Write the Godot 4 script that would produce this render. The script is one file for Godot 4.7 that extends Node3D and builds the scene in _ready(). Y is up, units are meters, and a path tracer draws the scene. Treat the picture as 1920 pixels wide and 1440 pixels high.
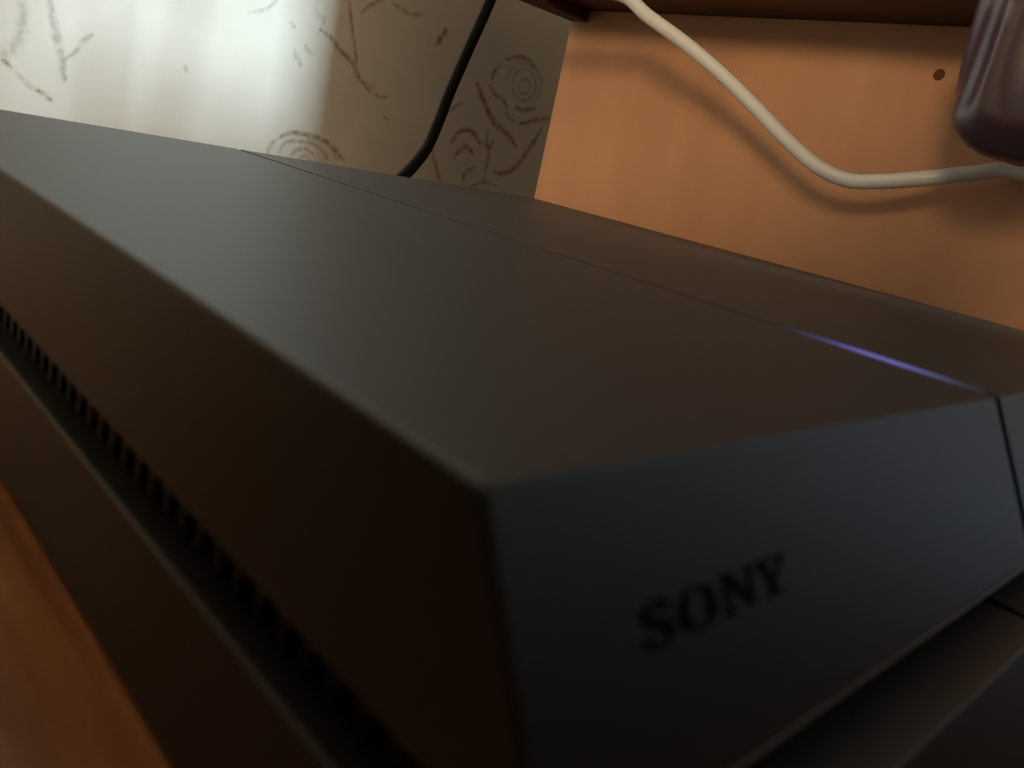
extends Node3D
# A game console lying in the open bay of a low wooden TV bench, seen from a few centimetres away.
# Axes: x along the console's front, y up, z towards the viewer. The console's front left upper corner is (0, TOP, 0).

const TOP := 0.0555        # console: upper face
const UPPER_LOW := 0.0324  # lower edge of the upper shell
const LOWER_TOP := 0.0239  # upper edge of the lower shell
const LEAN := 0.576        # the front comes forward by this much per unit of height lost
const WIDE := 0.275
const DEEP := 0.2767
const GROOVE := 0.1110     # x of the groove that parts the upper shell
const BAY_TOP := 0.1545    # underside of the bench top
const WALL_Z := -0.65

var M := {}

func _ready() -> void:
	# --- camera ---
	var cam := Camera3D.new()
	cam.name = "camera"
	cam.transform = Transform3D(Basis(Vector3(0.71809, 0.20574, 0.66485), Vector3(0.04144, 0.94097, -0.33595), Vector3(-0.69472, 0.2688, 0.66717)).orthonormalized(), Vector3(-0.03562, 0.07661, 0.0349))
	var lens := CameraAttributesPhysical.new()
	lens.frustum_focal_length = 25.52
	lens.frustum_near = 0.004
	lens.frustum_far = 50.0
	lens.frustum_focus_distance = 0.34
	lens.exposure_aperture = 18.0
	cam.attributes = lens
	cam.fov = 50.365
	cam.near = 0.004
	cam.far = 50.0
	add_child(cam)
	cam.current = true
	# --- sky and exposure ---
	var env := Environment.new()
	var sky_look := ProceduralSkyMaterial.new()
	sky_look.sky_top_color = Color(0.60, 0.70, 0.84)
	sky_look.sky_horizon_color = Color(0.80, 0.84, 0.88)
	sky_look.ground_bottom_color = Color(0.30, 0.29, 0.26)
	sky_look.ground_horizon_color = Color(0.55, 0.56, 0.55)
	var sky := Sky.new()
	sky.sky_material = sky_look
	env.background_mode = Environment.BG_SKY
	env.sky = sky
	env.tonemap_mode = Environment.TONE_MAPPER_LINEAR
	env.tonemap_exposure = 1.0
	env.sdfgi_enabled = true
	env.ssao_enabled = true
	env.ssil_enabled = true
	var world := WorldEnvironment.new()
	world.name = "world_environment"
	world.environment = env
	add_child(world)
	# --- daylight from unseen windows ---
	daylight("unseen_window_daylight", Vector3(1.0, 1.40, 2.95), Vector3(0, 0, -1), Vector2(0.4, 1.3), Color(0.90, 0.98, 1.0), 19.5)  # unseen window, placed to light the left part of the wallpaper
	daylight("unseen_low_window_light", Vector3(2.57, 0.30, 0.75), Vector3(-1, 0, 0), Vector2(0.56, 0.56), Color(0.45, 0.74, 1.0), 0.04)  # unseen, placed to tint the slanted console front blue

	make_materials()
	build_room()
	build_bench()
	build_unseen_cabinet()
	build_unseen_screen()
	build_unseen_boxes()
	build_unseen_blocker()
	build_unseen_lamp()
	build_console()
	build_white_cable()
	build_black_cable()
	build_pouch()

func daylight(called: String, at: Vector3, towards: Vector3, size: Vector2, color: Color, energy: float) -> void:
	var l := AreaLight3D.new()
	l.name = called
	l.area_size = size
	l.light_color = color
	l.light_energy = energy
	l.area_range = 12.0
	l.shadow_enabled = true
	add_child(l)
	l.position = at
	l.look_at_from_position(at, at + towards, Vector3.UP)

# ------------------------------------------------------------------ helpers
func shape() -> SurfaceTool:
	var st := SurfaceTool.new()
	st.begin(Mesh.PRIMITIVE_TRIANGLES)
	return st

func tri(st: SurfaceTool, a: Vector3, b: Vector3, c: Vector3, na: Vector3, nb: Vector3, nc: Vector3) -> void:
	# wound clockwise as seen from the side that the normals point to
	if (b - a).cross(c - a).dot(na + nb + nc) > 0.0:
		var t := b; b = c; c = t
		t = nb; nb = nc; nc = t
	st.set_normal(na); st.add_vertex(a)
	st.set_normal(nb); st.add_vertex(b)
	st.set_normal(nc); st.add_vertex(c)

func flat(st: SurfaceTool, a: Vector3, b: Vector3, c: Vector3, out: Vector3) -> void:
	var n := (b - a).cross(c - a)
	if n.length() < 1e-14:
		return
	n = n.normalized()
	if n.dot(out) < 0.0:
		n = -n
	tri(st, a, b, c, n, n, n)

func inset(poly: PackedVector2Array, by: float) -> PackedVector2Array:
	# a convex counter-clockwise outline moved inwards
	var out := PackedVector2Array()
	var n := poly.size()
	for i in n:
		var e0 := (poly[i] - poly[(i + n - 1) % n]).normalized()
		var e1 := (poly[(i + 1) % n] - poly[i]).normalized()
		var n0 := Vector2(-e0.y, e0.x)
		var n1 := Vector2(-e1.y, e1.x)
		out.append(poly[i] + (n0 + n1) * by / (1.0 + n0.dot(n1)))
	return out

func rounded(poly: PackedVector2Array, r: float, steps := 3) -> PackedVector2Array:
	var out := PackedVector2Array()
	var n := poly.size()
	for i in n:
		var d0 := (poly[(i + n - 1) % n] - poly[i]).normalized()
		var d1 := (poly[(i + 1) % n] - poly[i]).normalized()
		var half := acos(clampf(d0.dot(d1), -1, 1)) / 2.0
		var a := poly[i] + d0 * r / tan(half)
		var b := poly[i] + d1 * r / tan(half)
		var c := poly[i] + (d0 + d1).normalized() * r / sin(half)
		for k in steps + 1:
			var t := float(k) / steps
			out.append(c + ((a - c).slerp(b - c, t)))
	return out

func slab(st: SurfaceTool, poly: PackedVector2Array, x0: float, x1: float, r: float, ra := -1.0, rb := -1.0) -> void:
	# extrudes a convex counter-clockwise (z, y) outline along x, its edges rounded by r, those of the two ends by ra and rb
	if ra < 0.0:
		ra = r
	if rb < 0.0:
		rb = r
	var all := []
	for k in 4:
		var a := PI / 2.0 * (3 - k) / 3.0
		all.append([x0 + ra * (1.0 - sin(a)), rounded(inset(poly, ra * (1.0 - cos(a))), r * 0.9)])
	var far := []
	for k in 4:
		var a := PI / 2.0 * k / 3.0
		far.append([x1 - rb * (1.0 - sin(a)), rounded(inset(poly, rb * (1.0 - cos(a))), r * 0.9)])
	all.append_array(far)
	var n: int = all[0][1].size()
	var mid := Vector2.ZERO
	for p in poly:
		mid += p / poly.size()
	var core := Vector3((x0 + x1) / 2.0, mid.y, mid.x)
	for k in all.size() - 1:
		var p0: PackedVector2Array = all[k][1]
		var p1: PackedVector2Array = all[k + 1][1]
		for i in n:
			var j := (i + 1) % n
			var a := Vector3(all[k][0], p0[i].y, p0[i].x)
			var b := Vector3(all[k][0], p0[j].y, p0[j].x)
			var c := Vector3(all[k + 1][0], p1[j].y, p1[j].x)
			var d := Vector3(all[k + 1][0], p1[i].y, p1[i].x)
			var q := (a + b + c + d) / 4.0
			var out := Vector3(0, q.y - core.y, q.z - core.z) * 0.3
			if k < 3:
				out.x = -absf(out.y) - absf(out.z)
			elif k > 3:
				out.x = absf(out.y) + absf(out.z)
			flat(st, a, b, c, out)
			flat(st, a, c, d, out)
	for e in [[all[0], -1.0], [all[all.size() - 1], 1.0]]:
		var p: PackedVector2Array = e[0][1]
		var m := Vector3(e[0][0], mid.y, mid.x)
		for i in n:
			var j := (i + 1) % n
			flat(st, m, Vector3(e[0][0], p[i].y, p[i].x), Vector3(e[0][0], p[j].y, p[j].x), Vector3(e[1], 0, 0))

func oblong(z0: float, z1: float, y0: float, y1: float) -> PackedVector2Array:
	return PackedVector2Array([Vector2(z0, y0), Vector2(z1, y0), Vector2(z1, y1), Vector2(z0, y1)])

func block(st: SurfaceTool, lo: Vector3, hi: Vector3, r := 0.001) -> void:
	slab(st, oblong(lo.z, hi.z, lo.y, hi.y), lo.x, hi.x, r)

func tube(st: SurfaceTool, pts: Array, r: float, sides := 16, close := true) -> void:
	# sweeps a circle along a smooth path through the points
	var path := []
	for i in pts.size() - 1:
		var p0: Vector3 = pts[maxi(i - 1, 0)]
		var p3: Vector3 = pts[mini(i + 2, pts.size() - 1)]
		for k in 8:
			path.append((pts[i] as Vector3).cubic_interpolate(pts[i + 1], p0, p3, k / 8.0))
	path.append(pts[pts.size() - 1])
	var up := Vector3(0.3, 0.9, 0.2).normalized()
	var rings := []
	for i in path.size():
		var t: Vector3 = (path[mini(i + 1, path.size() - 1)] - path[maxi(i - 1, 0)]).normalized()
		up = (up - t * up.dot(t)).normalized()
		var side := t.cross(up)
		var ring := []
		for k in sides:
			var a := TAU * k / sides
			ring.append(up * cos(a) + side * sin(a))
		rings.append(ring)
	for i in path.size() - 1:
		for k in sides:
			var j := (k + 1) % sides
			var na: Vector3 = rings[i][k]
			var nb: Vector3 = rings[i][j]
			var nc: Vector3 = rings[i + 1][j]
			var nd: Vector3 = rings[i + 1][k]
			tri(st, path[i] + na * r, path[i] + nb * r, path[i + 1] + nc * r, na, nb, nc)
			tri(st, path[i] + na * r, path[i + 1] + nc * r, path[i + 1] + nd * r, na, nc, nd)
	if close:
		for e in [0, path.size() - 1]:
			var t: Vector3 = (path[1] - path[0]) if e == 0 else (path[e - 1] - path[e])
			for k in sides:
				flat(st, path[e], path[e] + rings[e][k] * r, path[e] + rings[e][(k + 1) % sides] * r, -t)

func obj(called: String, st: SurfaceTool, m: Material, parent: Node = self) -> MeshInstance3D:
	var o := MeshInstance3D.new()
	o.name = called
	o.mesh = st.commit()
	o.material_override = m
	parent.add_child(o, true)
	return o

func tag(o: Node, label: String, category: String) -> Node:
	o.set_meta("label", label)
	o.set_meta("category", category)
	return o

func thing(called: String, label: String, category: String, at := Vector3.ZERO) -> Node3D:
	var o := Node3D.new()
	o.name = called
	add_child(o, true)
	o.position = at
	tag(o, label, category)
	return o

func struct(called: String, st: SurfaceTool, m: Material, label: String, category: String) -> MeshInstance3D:
	var o := obj(called, st, m)
	o.set_meta("kind", "structure")
	tag(o, label, category)
	return o

# ------------------------------------------------------------------ materials
const INK_GREY := Color(0.50, 0.50, 0.47)
const INK_OLIVE := Color(0.40, 0.36, 0.20)
const INK_BROWN := Color(0.42, 0.30, 0.17)
const TILE := 0.6          # metres covered by one repeat of the wallpaper
const TILE_SIDE := 1536

func plain(color: Color, rough: float, spec := 0.5) -> StandardMaterial3D:
	var m := StandardMaterial3D.new()
	m.albedo_color = color
	m.roughness = rough
	m.metallic_specular = spec
	return m

func noise_image(side: int, seed_: int, freq: float, oct: int, stretch: Vector2, a: Color, b: Color, power := 1.0) -> Image:
	# seamless along both axes: the noise is read on a torus
	var n := FastNoiseLite.new()
	n.seed = seed_
	n.frequency = freq
	n.fractal_octaves = oct
	n.noise_type = FastNoiseLite.TYPE_SIMPLEX_SMOOTH
	var img := Image.create(side, side, false, Image.FORMAT_RGB8)
	for j in side:
		var fj := float(j) / side
		var wj := smoothstep(0.8, 1.0, fj)
		for i in side:
			var fi := float(i) / side
			var wi := smoothstep(0.8, 1.0, fi)
			var u := fi * stretch.x
			var v := fj * stretch.y
			var f := n.get_noise_2d(u, v)
			if wi > 0.0:
				f = lerpf(f, n.get_noise_2d(u - stretch.x, v), wi)
			if wj > 0.0:
				f = lerpf(f, lerpf(n.get_noise_2d(u, v - stretch.y), n.get_noise_2d(u - stretch.x, v - stretch.y), wi), wj)
			img.set_pixel(i, j, a.lerp(b, clampf(pow(clampf(f * 0.8 + 0.5, 0, 1), power), 0, 1)))
	img.generate_mipmaps()
	return img

func wood(a: Color, b: Color, scale: Vector3, rough: float, seed_: int, along: Vector2) -> StandardMaterial3D:
	var m := plain(Color.WHITE, rough, 0.4)
	m.albedo_texture = ImageTexture.create_from_image(noise_image(512, seed_, 0.02, 5, along, a, b))
	m.uv1_triplanar = true
	m.uv1_world_triplanar = true
	m.uv1_scale = scale
	return m

func speckled(color: Color, seed_: int, rough: float, spec: float) -> StandardMaterial3D:
	# moulded plastic: a very fine tooth and faint dust
	var m := plain(Color.WHITE, rough, spec)
	var lo := Color(color.r * 0.86, color.g * 0.86, color.b * 0.86)
	var hi := Color(color.r * 1.14, color.g * 1.13, color.b * 1.12)
	m.albedo_texture = ImageTexture.create_from_image(noise_image(256, seed_, 0.6, 3, Vector2(150, 150), lo, hi))
	m.uv1_triplanar = true
	m.uv1_scale = Vector3(14, 14, 14)
	return m

func stroke(img: Image, ink: Color, width_mm: float, strength: float, mm: Array) -> void:
	# a soft brush line on the wallpaper; mm lists x, y pairs in millimetres
	var per := TILE_SIDE / (TILE * 1000.0)
	var ctl := PackedVector2Array()
	for i in range(0, mm.size(), 2):
		ctl.append(Vector2(mm[i], -mm[i + 1]) * per)
	var pts := PackedVector2Array()
	for i in ctl.size() - 1:
		for k in 5:
			pts.append(ctl[i].cubic_interpolate(ctl[i + 1], ctl[maxi(i - 1, 0)], ctl[mini(i + 2, ctl.size() - 1)], k / 5.0))
	pts.append(ctl[ctl.size() - 1])
	var half := width_mm * per * 0.5
	var brush := FastNoiseLite.new()
	brush.seed = 77
	brush.frequency = 0.03
	brush.fractal_octaves = 3
	var box := Rect2(pts[0], Vector2.ZERO)
	for p in pts:
		box = box.expand(p)
	box = box.grow(half * 3.2 + 2.0)
	for j in range(int(box.position.y), int(box.end.y) + 1):
		for i in range(int(box.position.x), int(box.end.x) + 1):
			var q := Vector2(i, j)
			var best := 1e9
			var along := 0.0
			for k in pts.size() - 1:
				var d := q.distance_to(Geometry2D.get_closest_point_to_segment(q, pts[k], pts[k + 1]))
				if d < best:
					best = d
					along = (k + 0.5) / (pts.size() - 1)
			# the brush swells, thins out at its ends and skips on the paper
			var press := 0.45 + 0.75 * sqrt(sin(PI * clampf(along, 0.02, 0.98))) + 0.35 * brush.get_noise_2d(i * 0.9, j * 0.9)
			var w := 0.74 * strength * clampf(0.75 + 0.9 * brush.get_noise_2d(i * 1.7 + 900.0, j * 1.7), 0.25, 1.15) * (1.0 - smoothstep(half * 0.1 * press, half * 1.9 * press, best))
			if w > 0.004:
				var x := posmod(i, TILE_SIDE)
				var y := posmod(j, TILE_SIDE)
				img.set_pixel(x, y, img.get_pixel(x, y).lerp(ink, w))

func wallpaper_image() -> Image:
	var img := noise_image(384, 5, 0.03, 4, Vector2(260, 260), Color(0.87, 0.867, 0.84), Color(0.905, 0.903, 0.88))
	img.clear_mipmaps()
	img.resize(TILE_SIDE, TILE_SIDE, Image.INTERPOLATE_CUBIC)
	draw_roses(img)
	img.generate_mipmaps()
	return img

func draw_roses(img: Image) -> void:
	stroke(img, INK_GREY, 4.2, 0.50, [138.6, 112.4, 141.9, 99.2, 144.4, 89.2, 147, 79, 150, 68.7, 151.9, 58.1])
	stroke(img, INK_GREY, 2.7, 0.45, [150.5, 71.8, 157.5, 78.9, 162.4, 87, 168.1, 93.1])
	stroke(img, INK_GREY, 5.9, 0.35, [121.8, 107.1, 123.9, 94.6, 123.3, 84, 119.8, 74.5, 113.6, 67.8, 108, 64.7])
	stroke(img, INK_OLIVE, 3.0, 0.70, [112.5, 63.3, 115.1, 61.8, 117.7, 60.2])
	stroke(img, INK_GREY, 3.0, 0.40, [121.1, 57, 128.6, 50.7, 134.8, 47.2])
	stroke(img, INK_OLIVE, 3.1, 0.65, [135.5, 47.3, 139.7, 45.2, 143.6, 42.7])
	stroke(img, INK_GREY, 3.4, 0.40, [236.5, 86.2, 238, 83.3])
	stroke(img, INK_GREY, 2.6, 0.35, [282.9, 138.5, 294, 142.6, 301.7, 148.4, 307.4, 155.6])
	stroke(img, INK_GREY, 3.6, 0.40, [321.3, 140, 324.2, 137.4])
	stroke(img, INK_GREY, 3.7, 0.50, [328, 118.9, 330.7, 113.9, 334.6, 108.6])
	stroke(img, INK_GREY, 3.2, 0.45, [336.6, 125.7, 340.3, 121.7, 344.6, 121])
	stroke(img, INK_GREY, 2.8, 0.30, [341, 156.6, 347, 151.7, 351.3, 150.6, 348.1, 138.1])
	stroke(img, INK_BROWN, 3.8, 0.60, [348.7, 141.2, 361.1, 136.8, 369.8, 129.9, 379.5, 124.9, 387.1, 120.1, 392.6, 112, 400, 106.1, 408, 101])
	stroke(img, INK_BROWN, 2.9, 0.50, [372.6, 173.6, 375.8, 161.3, 380.6, 146.9, 386.1, 132.3, 389, 122.4])
	stroke(img, INK_BROWN, 2.9, 0.45, [386.4, 164.4, 392.4, 171.3, 399, 175.8, 406.4, 182.2])
	stroke(img, INK_BROWN, 3.0, 0.45, [417.2, 180.6, 426, 178.8, 437.3, 177.1, 451.6, 179.8])
	stroke(img, INK_BROWN, 4.6, 0.75, [481.2, 175.3, 479, 167.9, 475.2, 161.2, 471.9, 158.4])
	stroke(img, INK_BROWN, 2.5, 0.40, [411.7, 100.3, 419.2, 98.5, 427.8, 101.1])
	stroke(img, INK_BROWN, 2.5, 0.40, [425.8, 83.6, 432, 80.3])
	stroke(img, INK_BROWN, 2.5, 0.30, [401.2, 109.1, 410.8, 104.9, 415.4, 99.6])
	stroke(img, INK_BROWN, 3.4, 0.65, [322.9, 45.4, 331.4, 50.4, 342.5, 52.8, 356.6, 51.8, 370.2, 49.3, 381.3, 43.4, 390, 35.9])
	stroke(img, INK_BROWN, 2.8, 0.40, [314.1, 28.4, 316, 36.5, 320.2, 43.1])
	stroke(img, INK_BROWN, 2.9, 0.45, [324.6, 33.2, 330, 41.9, 340.5, 45.5, 354.3, 45.8, 367.1, 41.2, 374.4, 33.6])
	stroke(img, INK_BROWN, 2.9, 0.45, [336.6, 32.7, 341.6, 37.7, 349.8, 39.9, 357.9, 36.9])
	stroke(img, INK_BROWN, 2.4, 0.35, [345, 29.3, 349.7, 33.8, 355.5, 30.8])
	stroke(img, INK_BROWN, 2.5, 0.35, [376.1, 47.4, 383.9, 35])
	stroke(img, INK_BROWN, 3.4, 0.60, [565.5, 164.7, 573.6, 169.1, 585.4, 171.8, 597.7, 170.8, 607.2, 166.3])
	stroke(img, INK_BROWN, 5.1, 0.80, [532.1, 133.2, 542, 123.5, 552.5, 112.1, 560, 104.2, 573.7, 96.7, 587.6, 92.3, 602.8, 81.6])
	stroke(img, INK_BROWN, 3.4, 0.70, [548.9, 136.7, 557.6, 129.8, 565.1, 127.5, 573.8, 124.3, 579, 117.1])
	stroke(img, INK_BROWN, 3.3, 0.70, [550.7, 141.3, 551.5, 149.4, 558.3, 157.7])
	stroke(img, INK_BROWN, 3.5, 0.65, [590.3, 121.9, 602, 120.8, 618.8, 125.6])
	stroke(img, INK_BROWN, 4.1, 0.70, [601.3, 106.5, 613.3, 110.4, 628.5, 115.9, 646.3, 119.7])
	stroke(img, INK_BROWN, 2.9, 0.50, [579.7, 114.4, 585.3, 108.8, 593.5, 108])
	stroke(img, INK_BROWN, 2.3, 0.40, [579.8, 147.3, 581, 154.1, 588.8, 160.1, 599.7, 161.4, 609.6, 155.8, 614.2, 146.1, 610.6, 135.9, 600.7, 130.6, 588.8, 132.7, 582, 139.6, 579.8, 147.3])
	stroke(img, INK_BROWN, 2.3, 0.40, [588.8, 143.7, 591.5, 150.9, 601, 151.8, 606.2, 145.1, 601.6, 138.6, 592.9, 138, 588.8, 143.7])
	stroke(img, INK_BROWN, 2.3, 0.35, [572.4, 145.8, 572.8, 155.6, 582.8, 164.2, 597.8, 167.5, 612.3, 163, 622, 150.5, 620.6, 136.2])
	stroke(img, INK_BROWN, 3.9, 0.75, [512.9, 71.8, 517.9, 80.7, 527.8, 87.2, 540.7, 85.6, 550.4, 77.3])
	stroke(img, INK_BROWN, 3.9, 0.70, [520.9, 59.5, 525.6, 66.8, 532.6, 71.1, 544.5, 65.3])
	stroke(img, INK_BROWN, 3.4, 0.60, [558.9, 94.1, 559.8, 82.1, 564.6, 72.8, 566, 61.8, 565.6, 51.5, 565.8, 39])
	stroke(img, INK_BROWN, 3.3, 0.60, [490.8, 61.4, 495.2, 51.4, 500.7, 42.5, 506.6, 32.4])
	stroke(img, INK_BROWN, 3.4, 0.60, [550, 52.7, 542.3, 47.1, 537.7, 42, 537.6, 36.4])
	stroke(img, INK_BROWN, 4.7, 0.70, [635.5, 107.3, 629.4, 93.5, 620.6, 80.4, 615.6, 69.1, 605.4, 58.2, 593.5, 51.3, 578.2, 51.5])
	stroke(img, INK_BROWN, 2.7, 0.45, [503, 101.3, 508.7, 106.6, 517.3, 111.9])
	stroke(img, INK_BROWN, 2.9, 0.40, [547.9, 31, 565.4, 37.8, 585.4, 36.8])
	stroke(img, INK_BROWN, 2.9, 0.40, [554.8, 78, 565.5, 75.2, 568.7, 83.6])

func make_materials() -> void:
	M.plastic = speckled(Color(0.119, 0.123, 0.126), 11, 0.50, 0.7)
	M.plastic_deep = plain(Color(0.055, 0.055, 0.06), 0.55)
	M.gloss_black = plain(Color(0.05, 0.05, 0.052), 0.6, 0.15)
	M.veneer = wood(Color(0.72, 0.535, 0.415), Color(0.785, 0.605, 0.475), Vector3(5, 1.2, 5), 0.42, 21, Vector2(220, 220))
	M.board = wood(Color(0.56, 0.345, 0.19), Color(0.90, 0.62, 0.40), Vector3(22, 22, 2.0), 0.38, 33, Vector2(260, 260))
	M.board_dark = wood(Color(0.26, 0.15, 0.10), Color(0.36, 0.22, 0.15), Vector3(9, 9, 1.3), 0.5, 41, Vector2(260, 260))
	M.hole = plain(Color(0.36, 0.21, 0.13), 0.8)
	M.rim = plain(Color(0.52, 0.54, 0.57), 0.3)  # pale tone for the highlight painted on the shell edge
	M.white_rubber = plain(Color(0.88, 0.89, 0.90), 0.32)
	M.black_rubber = plain(Color(0.035, 0.03, 0.026), 0.6, 0.2)
	M.wallpaper = plain(Color.WHITE, 0.8, 0.2)
	M.wallpaper.albedo_texture = ImageTexture.create_from_image(wallpaper_image())
	M.cloth = plain(Color(0.10, 0.13, 0.22), 0.9, 0.2)  # navy, so the unseen screen bounces a blue tint on the console
	M.groove = plain(Color(0.02, 0.02, 0.02), 0.9, 0.05)
	M.globe = plain(Color(0.9, 0.88, 0.84), 0.4)
	M.globe.emission_enabled = true
	M.globe.emission = Color(1.0, 0.85, 0.65)
	M.globe.emission_energy_multiplier = 1.0
	M.paint = plain(Color(0.62, 0.55, 0.48), 0.9, 0.2)  # unseen ceiling, toned down to dim and warm its bounce
	M.wall_paint = plain(Color(0.48, 0.51, 0.53), 0.9, 0.2)  # unseen walls, greyed to dim and cool the bounced light
	M.floor = wood(Color(0.25, 0.16, 0.10), Color(0.35, 0.23, 0.15), Vector3(0.8, 4, 4), 0.5, 51, Vector2(220, 220))  # unseen floor, kept dark to cut the light it bounces
	M.frame = plain(Color(0.85, 0.85, 0.84), 0.4)
	M.pane = plain(Color(0.95, 0.97, 0.97, 0.06), 0.02)
	M.pane.transparency = BaseMaterial3D.TRANSPARENCY_ALPHA
	M.plum = plain(Color(0.25, 0.14, 0.22, 0.94), 0.30, 0.8)
	M.plum.transparency = BaseMaterial3D.TRANSPARENCY_ALPHA
	M.plum.rim_enabled = true
	M.plum.rim = 0.4
	var glow := Gradient.new()
	glow.offsets = PackedFloat32Array([0.0, 0.2, 0.45, 0.62, 0.8, 1.0])
	glow.colors = PackedColorArray([Color(0.02, 0.02, 0.03), Color(0.16, 0.16, 0.3), Color(0.36, 0.34, 0.62), Color(0.37, 0.35, 0.62), Color(0.25, 0.26, 0.40), Color(0.05, 0.06, 0.1)])
	var strip := GradientTexture2D.new()
	strip.gradient = glow
	strip.width = 256
	strip.height = 4
	M.led = plain(Color(0.10, 0.10, 0.12), 0.4)
	M.led.emission_enabled = true
	M.led.emission = Color(1, 1, 1)
	M.led.emission_operator = BaseMaterial3D.EMISSION_OP_MULTIPLY
	M.led.emission_texture = strip
	M.led.emission_energy_multiplier = 1.0

# ------------------------------------------------------------------ the room
const FLOOR_Y := -0.35
const CABINET_LEFT := 0.42
const LAMP_AT := Vector3(-1.45, 0.66, 0.60)
const FRONT_Z := 0.05
const SCREEN_RIGHT := 0.374
const BOARD_LEFT := 0.254
const ROOM_LO := Vector3(-2.2, FLOOR_Y, WALL_Z)
const ROOM_HI := Vector3(2.6, 2.25, 3.0)

func papered(st: SurfaceTool, lo: Vector3, hi: Vector3) -> void:
	# a box of wall whose upright faces carry the paper at its true scale
	for f in 6:
		var ax := f / 2
		var s := f % 2
		var n := Vector3.ZERO
		n[ax] = 1.0 if s else -1.0
		var u := (ax + 1) % 3
		var v := (ax + 2) % 3
		var c := []
		for k in 4:
			var p := lo
			p[ax] = hi[ax] if s else lo[ax]
			p[u] = hi[u] if k in [1, 2] else lo[u]
			p[v] = hi[v] if k in [2, 3] else lo[v]
			c.append(p)
		for t in [[0, 1, 2], [0, 2, 3]]:
			var w := [c[t[0]], c[t[1]], c[t[2]]]
			if ((w[1] - w[0]) as Vector3).cross(w[2] - w[0]).dot(n) > 0.0:
				w = [w[0], w[2], w[1]]
			for p: Vector3 in w:
				st.set_normal(n)
				st.set_uv(Vector2(p.x if ax == 2 else p.z if ax == 0 else p.x, -p.y if ax != 1 else p.z) / TILE)
				st.add_vertex(p)

func build_room() -> void:
	var lo := ROOM_LO
	var hi := ROOM_HI
	var t := 0.12
	var st := shape()
	papered(st, Vector3(lo.x - t, lo.y, lo.z - t), Vector3(hi.x + t, hi.y, lo.z))
	struct("wall_back", st, M.wallpaper, "cream wallpaper with thin brown sketched roses behind the wooden bench", "wall")
	st = shape()
	papered(st, Vector3(lo.x - t, lo.y, lo.z), Vector3(lo.x, hi.y, hi.z))
	struct("wall_left", st, M.wall_paint, "unseen grey side wall without any opening, toned to cool the bounced light", "wall")
	st = shape()
	papered(st, Vector3(hi.x, lo.y, lo.z), Vector3(hi.x + t, hi.y, 0.45))
	papered(st, Vector3(hi.x, lo.y, 1.05), Vector3(hi.x + t, hi.y, hi.z))
	papered(st, Vector3(hi.x, lo.y, 0.45), Vector3(hi.x + t, 0.0, 1.05))
	papered(st, Vector3(hi.x, 0.60, 0.45), Vector3(hi.x + t, hi.y, 1.05))
	struct("wall_right", st, M.wall_paint, "unseen grey side wall with a low window, toned to cool the bounced light", "wall")
	st = shape()
	papered(st, Vector3(lo.x - t, lo.y, hi.z), Vector3(0.78, hi.y, hi.z + t))
	papered(st, Vector3(1.22, lo.y, hi.z), Vector3(hi.x + t, hi.y, hi.z + t))
	papered(st, Vector3(0.78, lo.y, hi.z), Vector3(1.22, 0.73, hi.z + t))
	papered(st, Vector3(0.78, 2.07, hi.z), Vector3(1.22, hi.y, hi.z + t))
	struct("wall_front", st, M.wall_paint, "unseen grey wall facing the bench, with a small window, toned to cool the bounced light", "wall")
	st = shape()
	papered(st, Vector3(lo.x - t, lo.y - 0.1, lo.z - t), Vector3(hi.x + t, lo.y, hi.z + t))
	struct("floor", st, M.floor, "brown wooden floor under the bench", "floor")
	st = shape()
	papered(st, Vector3(lo.x - t, hi.y, lo.z - t), Vector3(hi.x + t, hi.y + 0.1, hi.z + t))
	struct("ceiling", st, M.paint, "unseen dull brown ceiling, toned to dim and warm the bounced light", "ceiling")
	opening("window_1", Vector3(0.78, 0.73, hi.z + 0.03), Vector3(1.22, 2.07, hi.z + 0.09), 2, "unseen tall window facing the bench that lights the left part of the wallpaper", "window")
	opening("window_2", Vector3(hi.x + 0.03, 0.0, 0.45), Vector3(hi.x + 0.09, 0.60, 1.05), 0, "unseen low window in the side wall that tints the console front blue", "window")

func opening(called: String, lo: Vector3, hi: Vector3, thin: int, label: String, category: String) -> void:
	var root := Node3D.new()
	root.name = called
	add_child(root)
	root.set_meta("kind", "structure")
	tag(root, label, category)
	var wide := 2 if thin == 0 else 0
	var w := 0.05
	var st := shape()
	for s in 2:
		var a := lo
		var b := hi
		if s == 0: b[wide] = lo[wide] + w
		else: a[wide] = hi[wide] - w
		block(st, a, b, 0.004)
		a = lo
		b = hi
		a[wide] += w
		b[wide] -= w
		if s == 0: b.y = lo.y + w
		else: a.y = hi.y - w
		block(st, a, b, 0.004)
	obj("frame", st, M.frame, root)
	var mid := (lo[thin] + hi[thin]) / 2.0
	var a := lo + Vector3.ONE * w
	var b := hi - Vector3.ONE * w
	a[thin] = mid - 0.003
	b[thin] = mid + 0.003
	st = shape()
	block(st, a, b, 0.001)
	obj("pane", st, M.pane, root)

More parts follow.
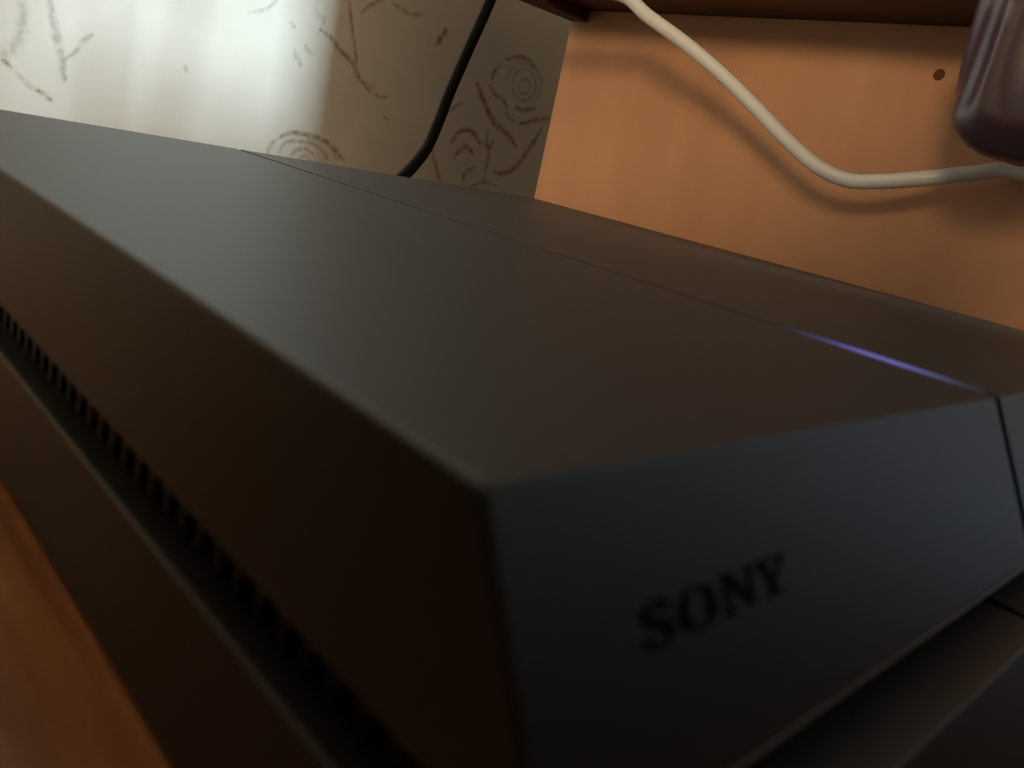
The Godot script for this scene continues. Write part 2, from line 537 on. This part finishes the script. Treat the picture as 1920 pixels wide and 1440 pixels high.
# ------------------------------------------------------------------ the bench
func build_bench() -> void:
	var b := thing("tv_bench", "low wooden bench whose open bay holds the console, with a pale veneered side panel", "bench")
	var st := shape()
	block(st, Vector3(-0.47, -0.020, -0.302), Vector3(0.300, 0.0, 0.20))
	block(st, Vector3(0.318, -0.020, -0.296), Vector3(2.55, 0.0, FRONT_Z))
	obj("bottom_board", st, M.board, b)
	st = shape()
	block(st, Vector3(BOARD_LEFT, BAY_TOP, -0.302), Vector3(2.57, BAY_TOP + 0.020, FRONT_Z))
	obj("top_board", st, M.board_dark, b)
	st = shape()
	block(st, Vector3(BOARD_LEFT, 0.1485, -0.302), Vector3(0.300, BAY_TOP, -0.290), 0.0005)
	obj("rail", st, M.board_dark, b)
	st = shape()
	block(st, Vector3(0.300, FLOOR_Y, -0.302), Vector3(0.318, BAY_TOP, FRONT_Z), 0.0006)
	var side := obj("side_panel", st, M.veneer, b)
	side.set_meta("label", "pale veneered side panel")
	st = shape()
	block(st, Vector3(2.55, FLOOR_Y, -0.302), Vector3(2.568, BAY_TOP, FRONT_Z), 0.0006)
	obj("side_panel", st, M.veneer, b)
	st = shape()
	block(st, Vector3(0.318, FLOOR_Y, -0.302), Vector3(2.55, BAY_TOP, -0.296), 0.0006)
	obj("unseen_back_panel", st, M.board_dark, b)  # unseen, closes the bench against light coming from the right
	for c: Vector3 in [Vector3(0.300, 0.1369, -0.1031)]:
		st = shape()
		var r := 0.0021 if c.y > 0.13 else 0.0012
		tube(st, [c + Vector3(0.002, 0, 0), c + Vector3(0.0005, 0, 0), c - Vector3(0.0002, 0, 0)], r, 20)
		obj("hole_plug", st, M.hole, side)
	for z in [-0.29, 0.16]:
		st = shape()
		block(st, Vector3(-0.46, FLOOR_Y, z), Vector3(-0.43, -0.020, z + 0.03))
		obj("leg", st, M.board, b)

func build_unseen_cabinet() -> void:
	# out of the picture, above the bay: it keeps the window's light off the right half of the wall
	var y := BAY_TOP + 0.020
	var t := thing("unseen_cabinet", "unseen dark cabinet on the bench top that shades the right part of the wallpaper", "cabinet")
	var st := shape()
	block(st, Vector3(CABINET_LEFT, y, -0.42), Vector3(2.568, y + 1.75, -0.20), 0.002)
	obj("body", st, M.board_dark, t)
	for k in 2:
		st = shape()
		var x0 := lerpf(CABINET_LEFT, 2.568, k / 2.0) + 0.003
		var x1 := lerpf(CABINET_LEFT, 2.568, (k + 1) / 2.0) - 0.003
		block(st, Vector3(x0, y + 0.02, -0.20), Vector3(x1, y + 1.74, -0.184), 0.002)
		obj("door", st, M.board_dark, t)

func build_unseen_screen() -> void:
	# out of the picture, behind the viewer: placed to keep the tall window's light off the console
	var t := thing("unseen_screen", "unseen dark cloth screen before the bench that keeps window light off the console", "screen")
	for k in 2:
		var x1 := SCREEN_RIGHT - 0.42 * k
		var z := 0.45 + 0.02 * (k % 2)
		var st := shape()
		block(st, Vector3(x1 - 0.41, FLOOR_Y + 0.0005, z), Vector3(x1, 1.35, z + 0.03), 0.002)
		obj("panel", st, M.board_dark, t)
		st = shape()
		block(st, Vector3(x1 - 0.38, FLOOR_Y + 0.05, z - 0.002), Vector3(x1 - 0.03, 1.31, z + 0.032), 0.001)
		obj("cloth", st, M.cloth, t)

func build_unseen_lamp() -> void:
	# out of the picture, left of the bench: placed to light the panel and wall warmly
	var at := LAMP_AT
	var t := thing("unseen_lamp", "unseen globe lamp left of the bench that lights the panel and wall warmly", "lamp")
	var ball := SphereMesh.new()
	ball.radius = 0.20
	ball.height = 0.40
	var globe := MeshInstance3D.new()
	globe.name = "globe"
	globe.mesh = ball
	globe.material_override = M.globe
	t.add_child(globe)
	globe.position = at
	var st := shape()
	tube(st, [at + Vector3(0, 0.195, 0), at + Vector3(0, 0.23, 0), Vector3(at.x, ROOM_HI.y - 0.001, at.z)], 0.006)
	obj("cord", st, M.black_rubber, t)
	var l := OmniLight3D.new()
	l.name = "unseen_lamp_light"
	l.light_color = Color(1.0, 0.85, 0.65)
	l.light_energy = 1.65
	l.light_size = 0.19
	l.omni_range = 8.0
	l.omni_attenuation = 2.0
	l.shadow_enabled = true
	add_child(l)
	l.position = at

func build_unseen_boxes() -> void:  # out of view, placed to darken the console flank, front and panel
	make_unseen_box("unseen black box that keeps light off the vented flank of the console", Vector3(-0.32, 0.0, -0.132), Vector3(-0.070, 0.115, 0.10))
	make_unseen_box("unseen low black box that keeps light off the slanted front of the console", Vector3(-0.05, 0.0, 0.088), Vector3(0.278, 0.106, 0.19))
	make_unseen_box("unseen black box that shades the near end of the side panel from the lamp", Vector3(-0.315, 0.1152, 0.066), Vector3(-0.075, 0.235, 0.097))

func make_unseen_box(label: String, lo: Vector3, hi: Vector3) -> void:
	var t := thing("unseen_box", label, "box")
	t.set_meta("group", "unseen boxes that shade the console and panel")
	var st := shape()
	block(st, lo + Vector3(0, 0.0002, 0), Vector3(hi.x, hi.y - 0.022, hi.z), 0.002)
	obj("body", st, M.plastic_deep, t)
	st = shape()
	block(st, Vector3(lo.x - 0.003, hi.y - 0.022, lo.z - 0.003), hi + Vector3(0.003, 0, 0.003), 0.002)
	obj("lid", st, M.plastic_deep, t)

func build_unseen_blocker() -> void:
	# out of the picture on the left: shades the wall beside the bench from the lamp
	var t := thing("unseen_blocker", "unseen slim black block that shades the wall strip from the lamp", "unseen_blocker")
	var lo := Vector3(-0.235, 0.0002, -0.204)
	var hi := Vector3(-0.155, 0.42, -0.142)
	var st := shape()
	block(st, lo, hi, 0.003)
	obj("casing", st, M.plastic_deep, t)
	for k in 3:
		st = shape()
		var c := Vector3(hi.x - 0.002, 0.09 + 0.11 * k, (lo.z + hi.z) / 2.0)
		tube(st, [c, c + Vector3(0.003, 0, 0), c + Vector3(0.005, 0, 0)], 0.030 if k < 2 else 0.016, 28)
		obj("front_disc", st, M.black_rubber, t)

# ------------------------------------------------------------------ the console
func lean(y: float) -> float:
	return LEAN * (TOP - y)

func side_view(y0: float, y1: float, grow := 0.0) -> PackedVector2Array:
	# the leaning outline of one layer, as (z, y), counter-clockwise
	return PackedVector2Array([Vector2(lean(y0) - DEEP - grow, y0), Vector2(lean(y0) + grow, y0), Vector2(lean(y1) + grow, y1), Vector2(lean(y1) - DEEP - grow, y1)])

func build_console() -> void:
	var c := thing("game_console", "black matte game console with a slanted front lying on the wooden bench board", "game console")
	var g := 0.0011
	var low := 0.0012
	var spans := [[0.0, GROOVE - g], [GROOVE + g, WIDE]]
	for s in spans:
		var st := shape()
		slab(st, side_view(UPPER_LOW, TOP), s[0], s[1], 0.0006, 0.0006 if s[0] == 0.0 else 0.0002, 0.0002 if s[0] == 0.0 else 0.0006)
		obj("upper_shell", st, M.plastic, c)
	for s in spans:
		var st := shape()
		slab(st, side_view(low, LOWER_TOP), s[0], s[1], 0.0006, 0.0006 if s[0] == 0.0 else 0.0002, 0.0002 if s[0] == 0.0 else 0.0006)
		obj("lower_shell", st, M.plastic, c)
	var st := shape()
	slab(st, inset(side_view(UPPER_LOW, TOP), 0.00035), GROOVE - g, GROOVE + g, 0.0002)
	slab(st, inset(side_view(low, LOWER_TOP), 0.00035), GROOVE - g, GROOVE + g, 0.0002)
	obj("groove_floor", st, M.groove, c)
	st = shape()
	slab(st, side_view(LOWER_TOP, UPPER_LOW, -0.0115), 0.0097, WIDE - 0.0097, 0.0003)
	obj("middle_band", st, M.plastic_deep, c)
	# a pale strip painting the highlight along the upper shell's lower front edge
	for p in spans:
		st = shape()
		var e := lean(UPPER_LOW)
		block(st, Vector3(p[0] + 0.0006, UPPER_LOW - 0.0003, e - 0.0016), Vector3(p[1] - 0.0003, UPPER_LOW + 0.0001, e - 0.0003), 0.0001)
		obj("edge_highlight", st, M.rim, c)
	# the upright fins in the gap along both flanks
	var fin := shape()
	block(fin, Vector3(-0.0028, LOWER_TOP, -0.0012), Vector3(0.0028, UPPER_LOW, 0.0012), 0.0003)
	var mesh := fin.commit()
	for x in [0.0070, WIDE - 0.0070]:
		for k in 51:
			var o := MeshInstance3D.new()
			o.name = "vent_fin"
			o.mesh = mesh
			o.material_override = M.plastic_deep
			c.add_child(o, true)
			o.position = Vector3(x, 0, -0.0024 - 0.0051 * k)
	# light bar in the groove
	st = shape()
	led_bar(st)
	var bar := obj("light_bar", st, M.led, c)
	bar.set_meta("label", "glowing violet light bar")
	var l := AreaLight3D.new()
	l.name = "light_bar_glow"
	l.area_size = Vector2(0.0016, 0.03)
	l.light_color = Color(0.45, 0.42, 1.0)
	l.light_energy = 0.00003
	l.shadow_enabled = true
	l.area_range = 4.0
	add_child(l)
	l.look_at_from_position(Vector3(GROOVE, TOP + 0.0007, -0.018), Vector3(GROOVE, 1.0, -0.018), Vector3(0, 0, 1))
	# maker's lettering on the slanted front
	var font := SystemFont.new()
	font.font_names = PackedStringArray(["Droid Serif"])
	font.font_weight = 700
	var text := TextMesh.new()
	text.font = font
	text.text = "SONY"
	text.font_size = 64
	text.pixel_size = 0.001
	text.depth = 0.02
	text.curve_step = 1.0
	var box := text.get_aabb()
	var sign_ := MeshInstance3D.new()
	sign_.name = "lettering"
	sign_.mesh = text
	sign_.material_override = M.gloss_black
	c.add_child(sign_)
	var out := Vector3(0, LEAN, 1).normalized()
	var up := Vector3(0, 1, -LEAN).normalized()
	var mid := Vector3(0.0250, 0.0444, lean(0.0444)) + out * 0.00005
	var sx := 0.0226 / box.size.x
	var sy := 0.0036 / box.size.y
	sign_.transform = Transform3D(Basis(Vector3.RIGHT * sx, up * sy, out * 0.01), Vector3.ZERO)
	sign_.position = mid - sign_.transform.basis * box.get_center()
	for x in [0.03, WIDE - 0.03]:
		for z in [-0.02, -0.22]:
			st = shape()
			tube(st, [Vector3(x, 0.0002, z), Vector3(x, 0.0007, z), Vector3(x, 0.0014, z)], 0.006, 20)
			obj("foot", st, M.black_rubber, c)

func led_bar(st: SurfaceTool) -> void:
	# a low rounded rib of diffuser along the front of the groove; u runs along it
	var n := 24
	var prof := PackedVector2Array()
	for k in 7:
		var a := PI * k / 6.0
		prof.append(Vector2(-cos(a) * 0.00100, TOP - 0.0004 + sin(a) * 0.00085))
	var z0 := -0.040
	var z1 := -0.0012
	for i in n:
		for k in 6:
			var q := []
			for d in [[0, 0], [0, 1], [1, 1], [1, 0]]:
				var f := float(i + d[0]) / n
				var p := prof[k + d[1]]
				q.append([Vector3(GROOVE + p.x, p.y, lerpf(z0, z1, f)), f])
			var mid_a := PI * (k + 0.5) / 6.0
			var nrm := Vector3(-cos(mid_a), sin(mid_a), 0)
			for t in [[0, 1, 2], [0, 2, 3]]:
				var w := [q[t[0]], q[t[1]], q[t[2]]]
				if ((w[1][0] - w[0][0]) as Vector3).cross(w[2][0] - w[0][0]).dot(nrm) > 0.0:
					w = [w[0], w[2], w[1]]
				for e in w:
					st.set_normal(nrm)
					st.set_uv(Vector2(e[1], 0.5))
					st.add_vertex(e[0])

# ------------------------------------------------------------------ cables and the pouch
func build_white_cable() -> void:
	var st := shape()
	tube(st, [Vector3(0.4195, 0.40, -0.335), Vector3(0.34, 0.38, -0.335), Vector3(0.260, 0.25, -0.335), Vector3(0.250, 0.178, -0.330), Vector3(0.243, 0.1500, -0.308), Vector3(0.241, 0.1480, -0.245),
		Vector3(0.2440, 0.1481, -0.2198), Vector3(0.2476, 0.1410, -0.2058), Vector3(0.2547, 0.1321, -0.1873), Vector3(0.2607, 0.1222, -0.1696),
		Vector3(0.2648, 0.1122, -0.1537), Vector3(0.2679, 0.1028, -0.1392), Vector3(0.2709, 0.0954, -0.1256), Vector3(0.2745, 0.0923, -0.1131), Vector3(0.2764, 0.0944, -0.1000),
		Vector3(0.2803, 0.0982, -0.0870), Vector3(0.2859, 0.1024, -0.0754), Vector3(0.2920, 0.1060, -0.0616), Vector3(0.2935, 0.100, -0.03), Vector3(0.2925, 0.070, 0.005), Vector3(0.2905, 0.034, 0.030), Vector3(0.289, 0.014, 0.048), Vector3(0.287, 0.0055, 0.064), Vector3(0.286, 0.0037, 0.078)], 0.0028)
	tag(obj("white_cable", st, M.white_rubber), "thick white cable drooping in a loop in front of the pale wooden side panel", "cable")

func build_black_cable() -> void:
	var st := shape()
	tube(st, [Vector3(0.180, 0.038, -0.262), Vector3(0.186, 0.043, -0.280), Vector3(0.1965, 0.0493, -0.293), Vector3(0.2074, 0.0541, -0.3000), Vector3(0.2296, 0.0673, -0.3160), Vector3(0.2425, 0.0826, -0.3260),
		Vector3(0.2523, 0.1002, -0.3330), Vector3(0.2657, 0.1261, -0.3400), Vector3(0.2780, 0.1525, -0.3450), Vector3(0.296, 0.20, -0.352), Vector3(0.31, 0.30, -0.345), Vector3(0.35, 0.38, -0.32), Vector3(0.4195, 0.42, -0.30)], 0.0029)
	tag(obj("black_cable", st, M.black_rubber), "black cable hanging against the rose wallpaper down to the back of the console", "cable")

func build_pouch() -> void:
	var at := Vector3(0.2480, 0.1035, -0.050)
	var p := thing("pouch", "dark plum satin pouch with shiny folds hanging beside the pale wooden side panel", "pouch", at)
	var st := shape()
	var tall := 0.048
	var rows := 28
	var cols := 96
	var grid := []
	for j in rows + 1:
		var h := float(j) / rows
		var belly := sqrt(clampf(1.0 - pow(1.0 - clampf(h / 0.30, 0, 1), 2.0), 0, 1))
		var neck := lerpf(1.0, 1.04, smoothstep(0.35, 1.0, h))
		var row := []
		for i in cols:
			var a := TAU * i / cols
			var fold := 1.0 + (0.10 * sin(a * 5.0 + 2.4) + 0.04 * sin(a * 9.0 + h * 1.5)) * smoothstep(0.05, 0.6, h)
			row.append(Vector3(cos(a) * 0.012 * belly * neck * fold, h * tall, sin(a) * 0.024 * belly * neck * fold))
		grid.append(row)
	var normals := []
	for j in rows + 1:
		var row := []
		for i in cols:
			var du: Vector3 = grid[j][(i + 1) % cols] - grid[j][(i + cols - 1) % cols]
			var dv: Vector3 = grid[mini(j + 1, rows)][i] - grid[maxi(j - 1, 0)][i]
			var n := dv.cross(du)
			var out := Vector3(cos(TAU * i / cols), 0, sin(TAU * i / cols))
			if n.length() < 1e-12:
				n = Vector3.DOWN
			if j > 0 and n.dot(out) < 0.0:
				n = -n
			row.append(n.normalized() if j > 0 else Vector3.DOWN)
		normals.append(row)
	for j in rows:
		for i in cols:
			var k := (i + 1) % cols
			tri(st, grid[j][i], grid[j][k], grid[j + 1][k], normals[j][i], normals[j][k], normals[j + 1][k])
			tri(st, grid[j][i], grid[j + 1][k], grid[j + 1][i], normals[j][i], normals[j + 1][k], normals[j + 1][i])
	obj("bag", st, M.plum, p)
	st = shape()
	tube(st, [Vector3(0, tall - 0.002, 0), Vector3(0, tall, 0), Vector3(0, BAY_TOP - at.y - 0.0001, 0)], 0.0022, 12)
	obj("drawstring", st, M.plum, p)
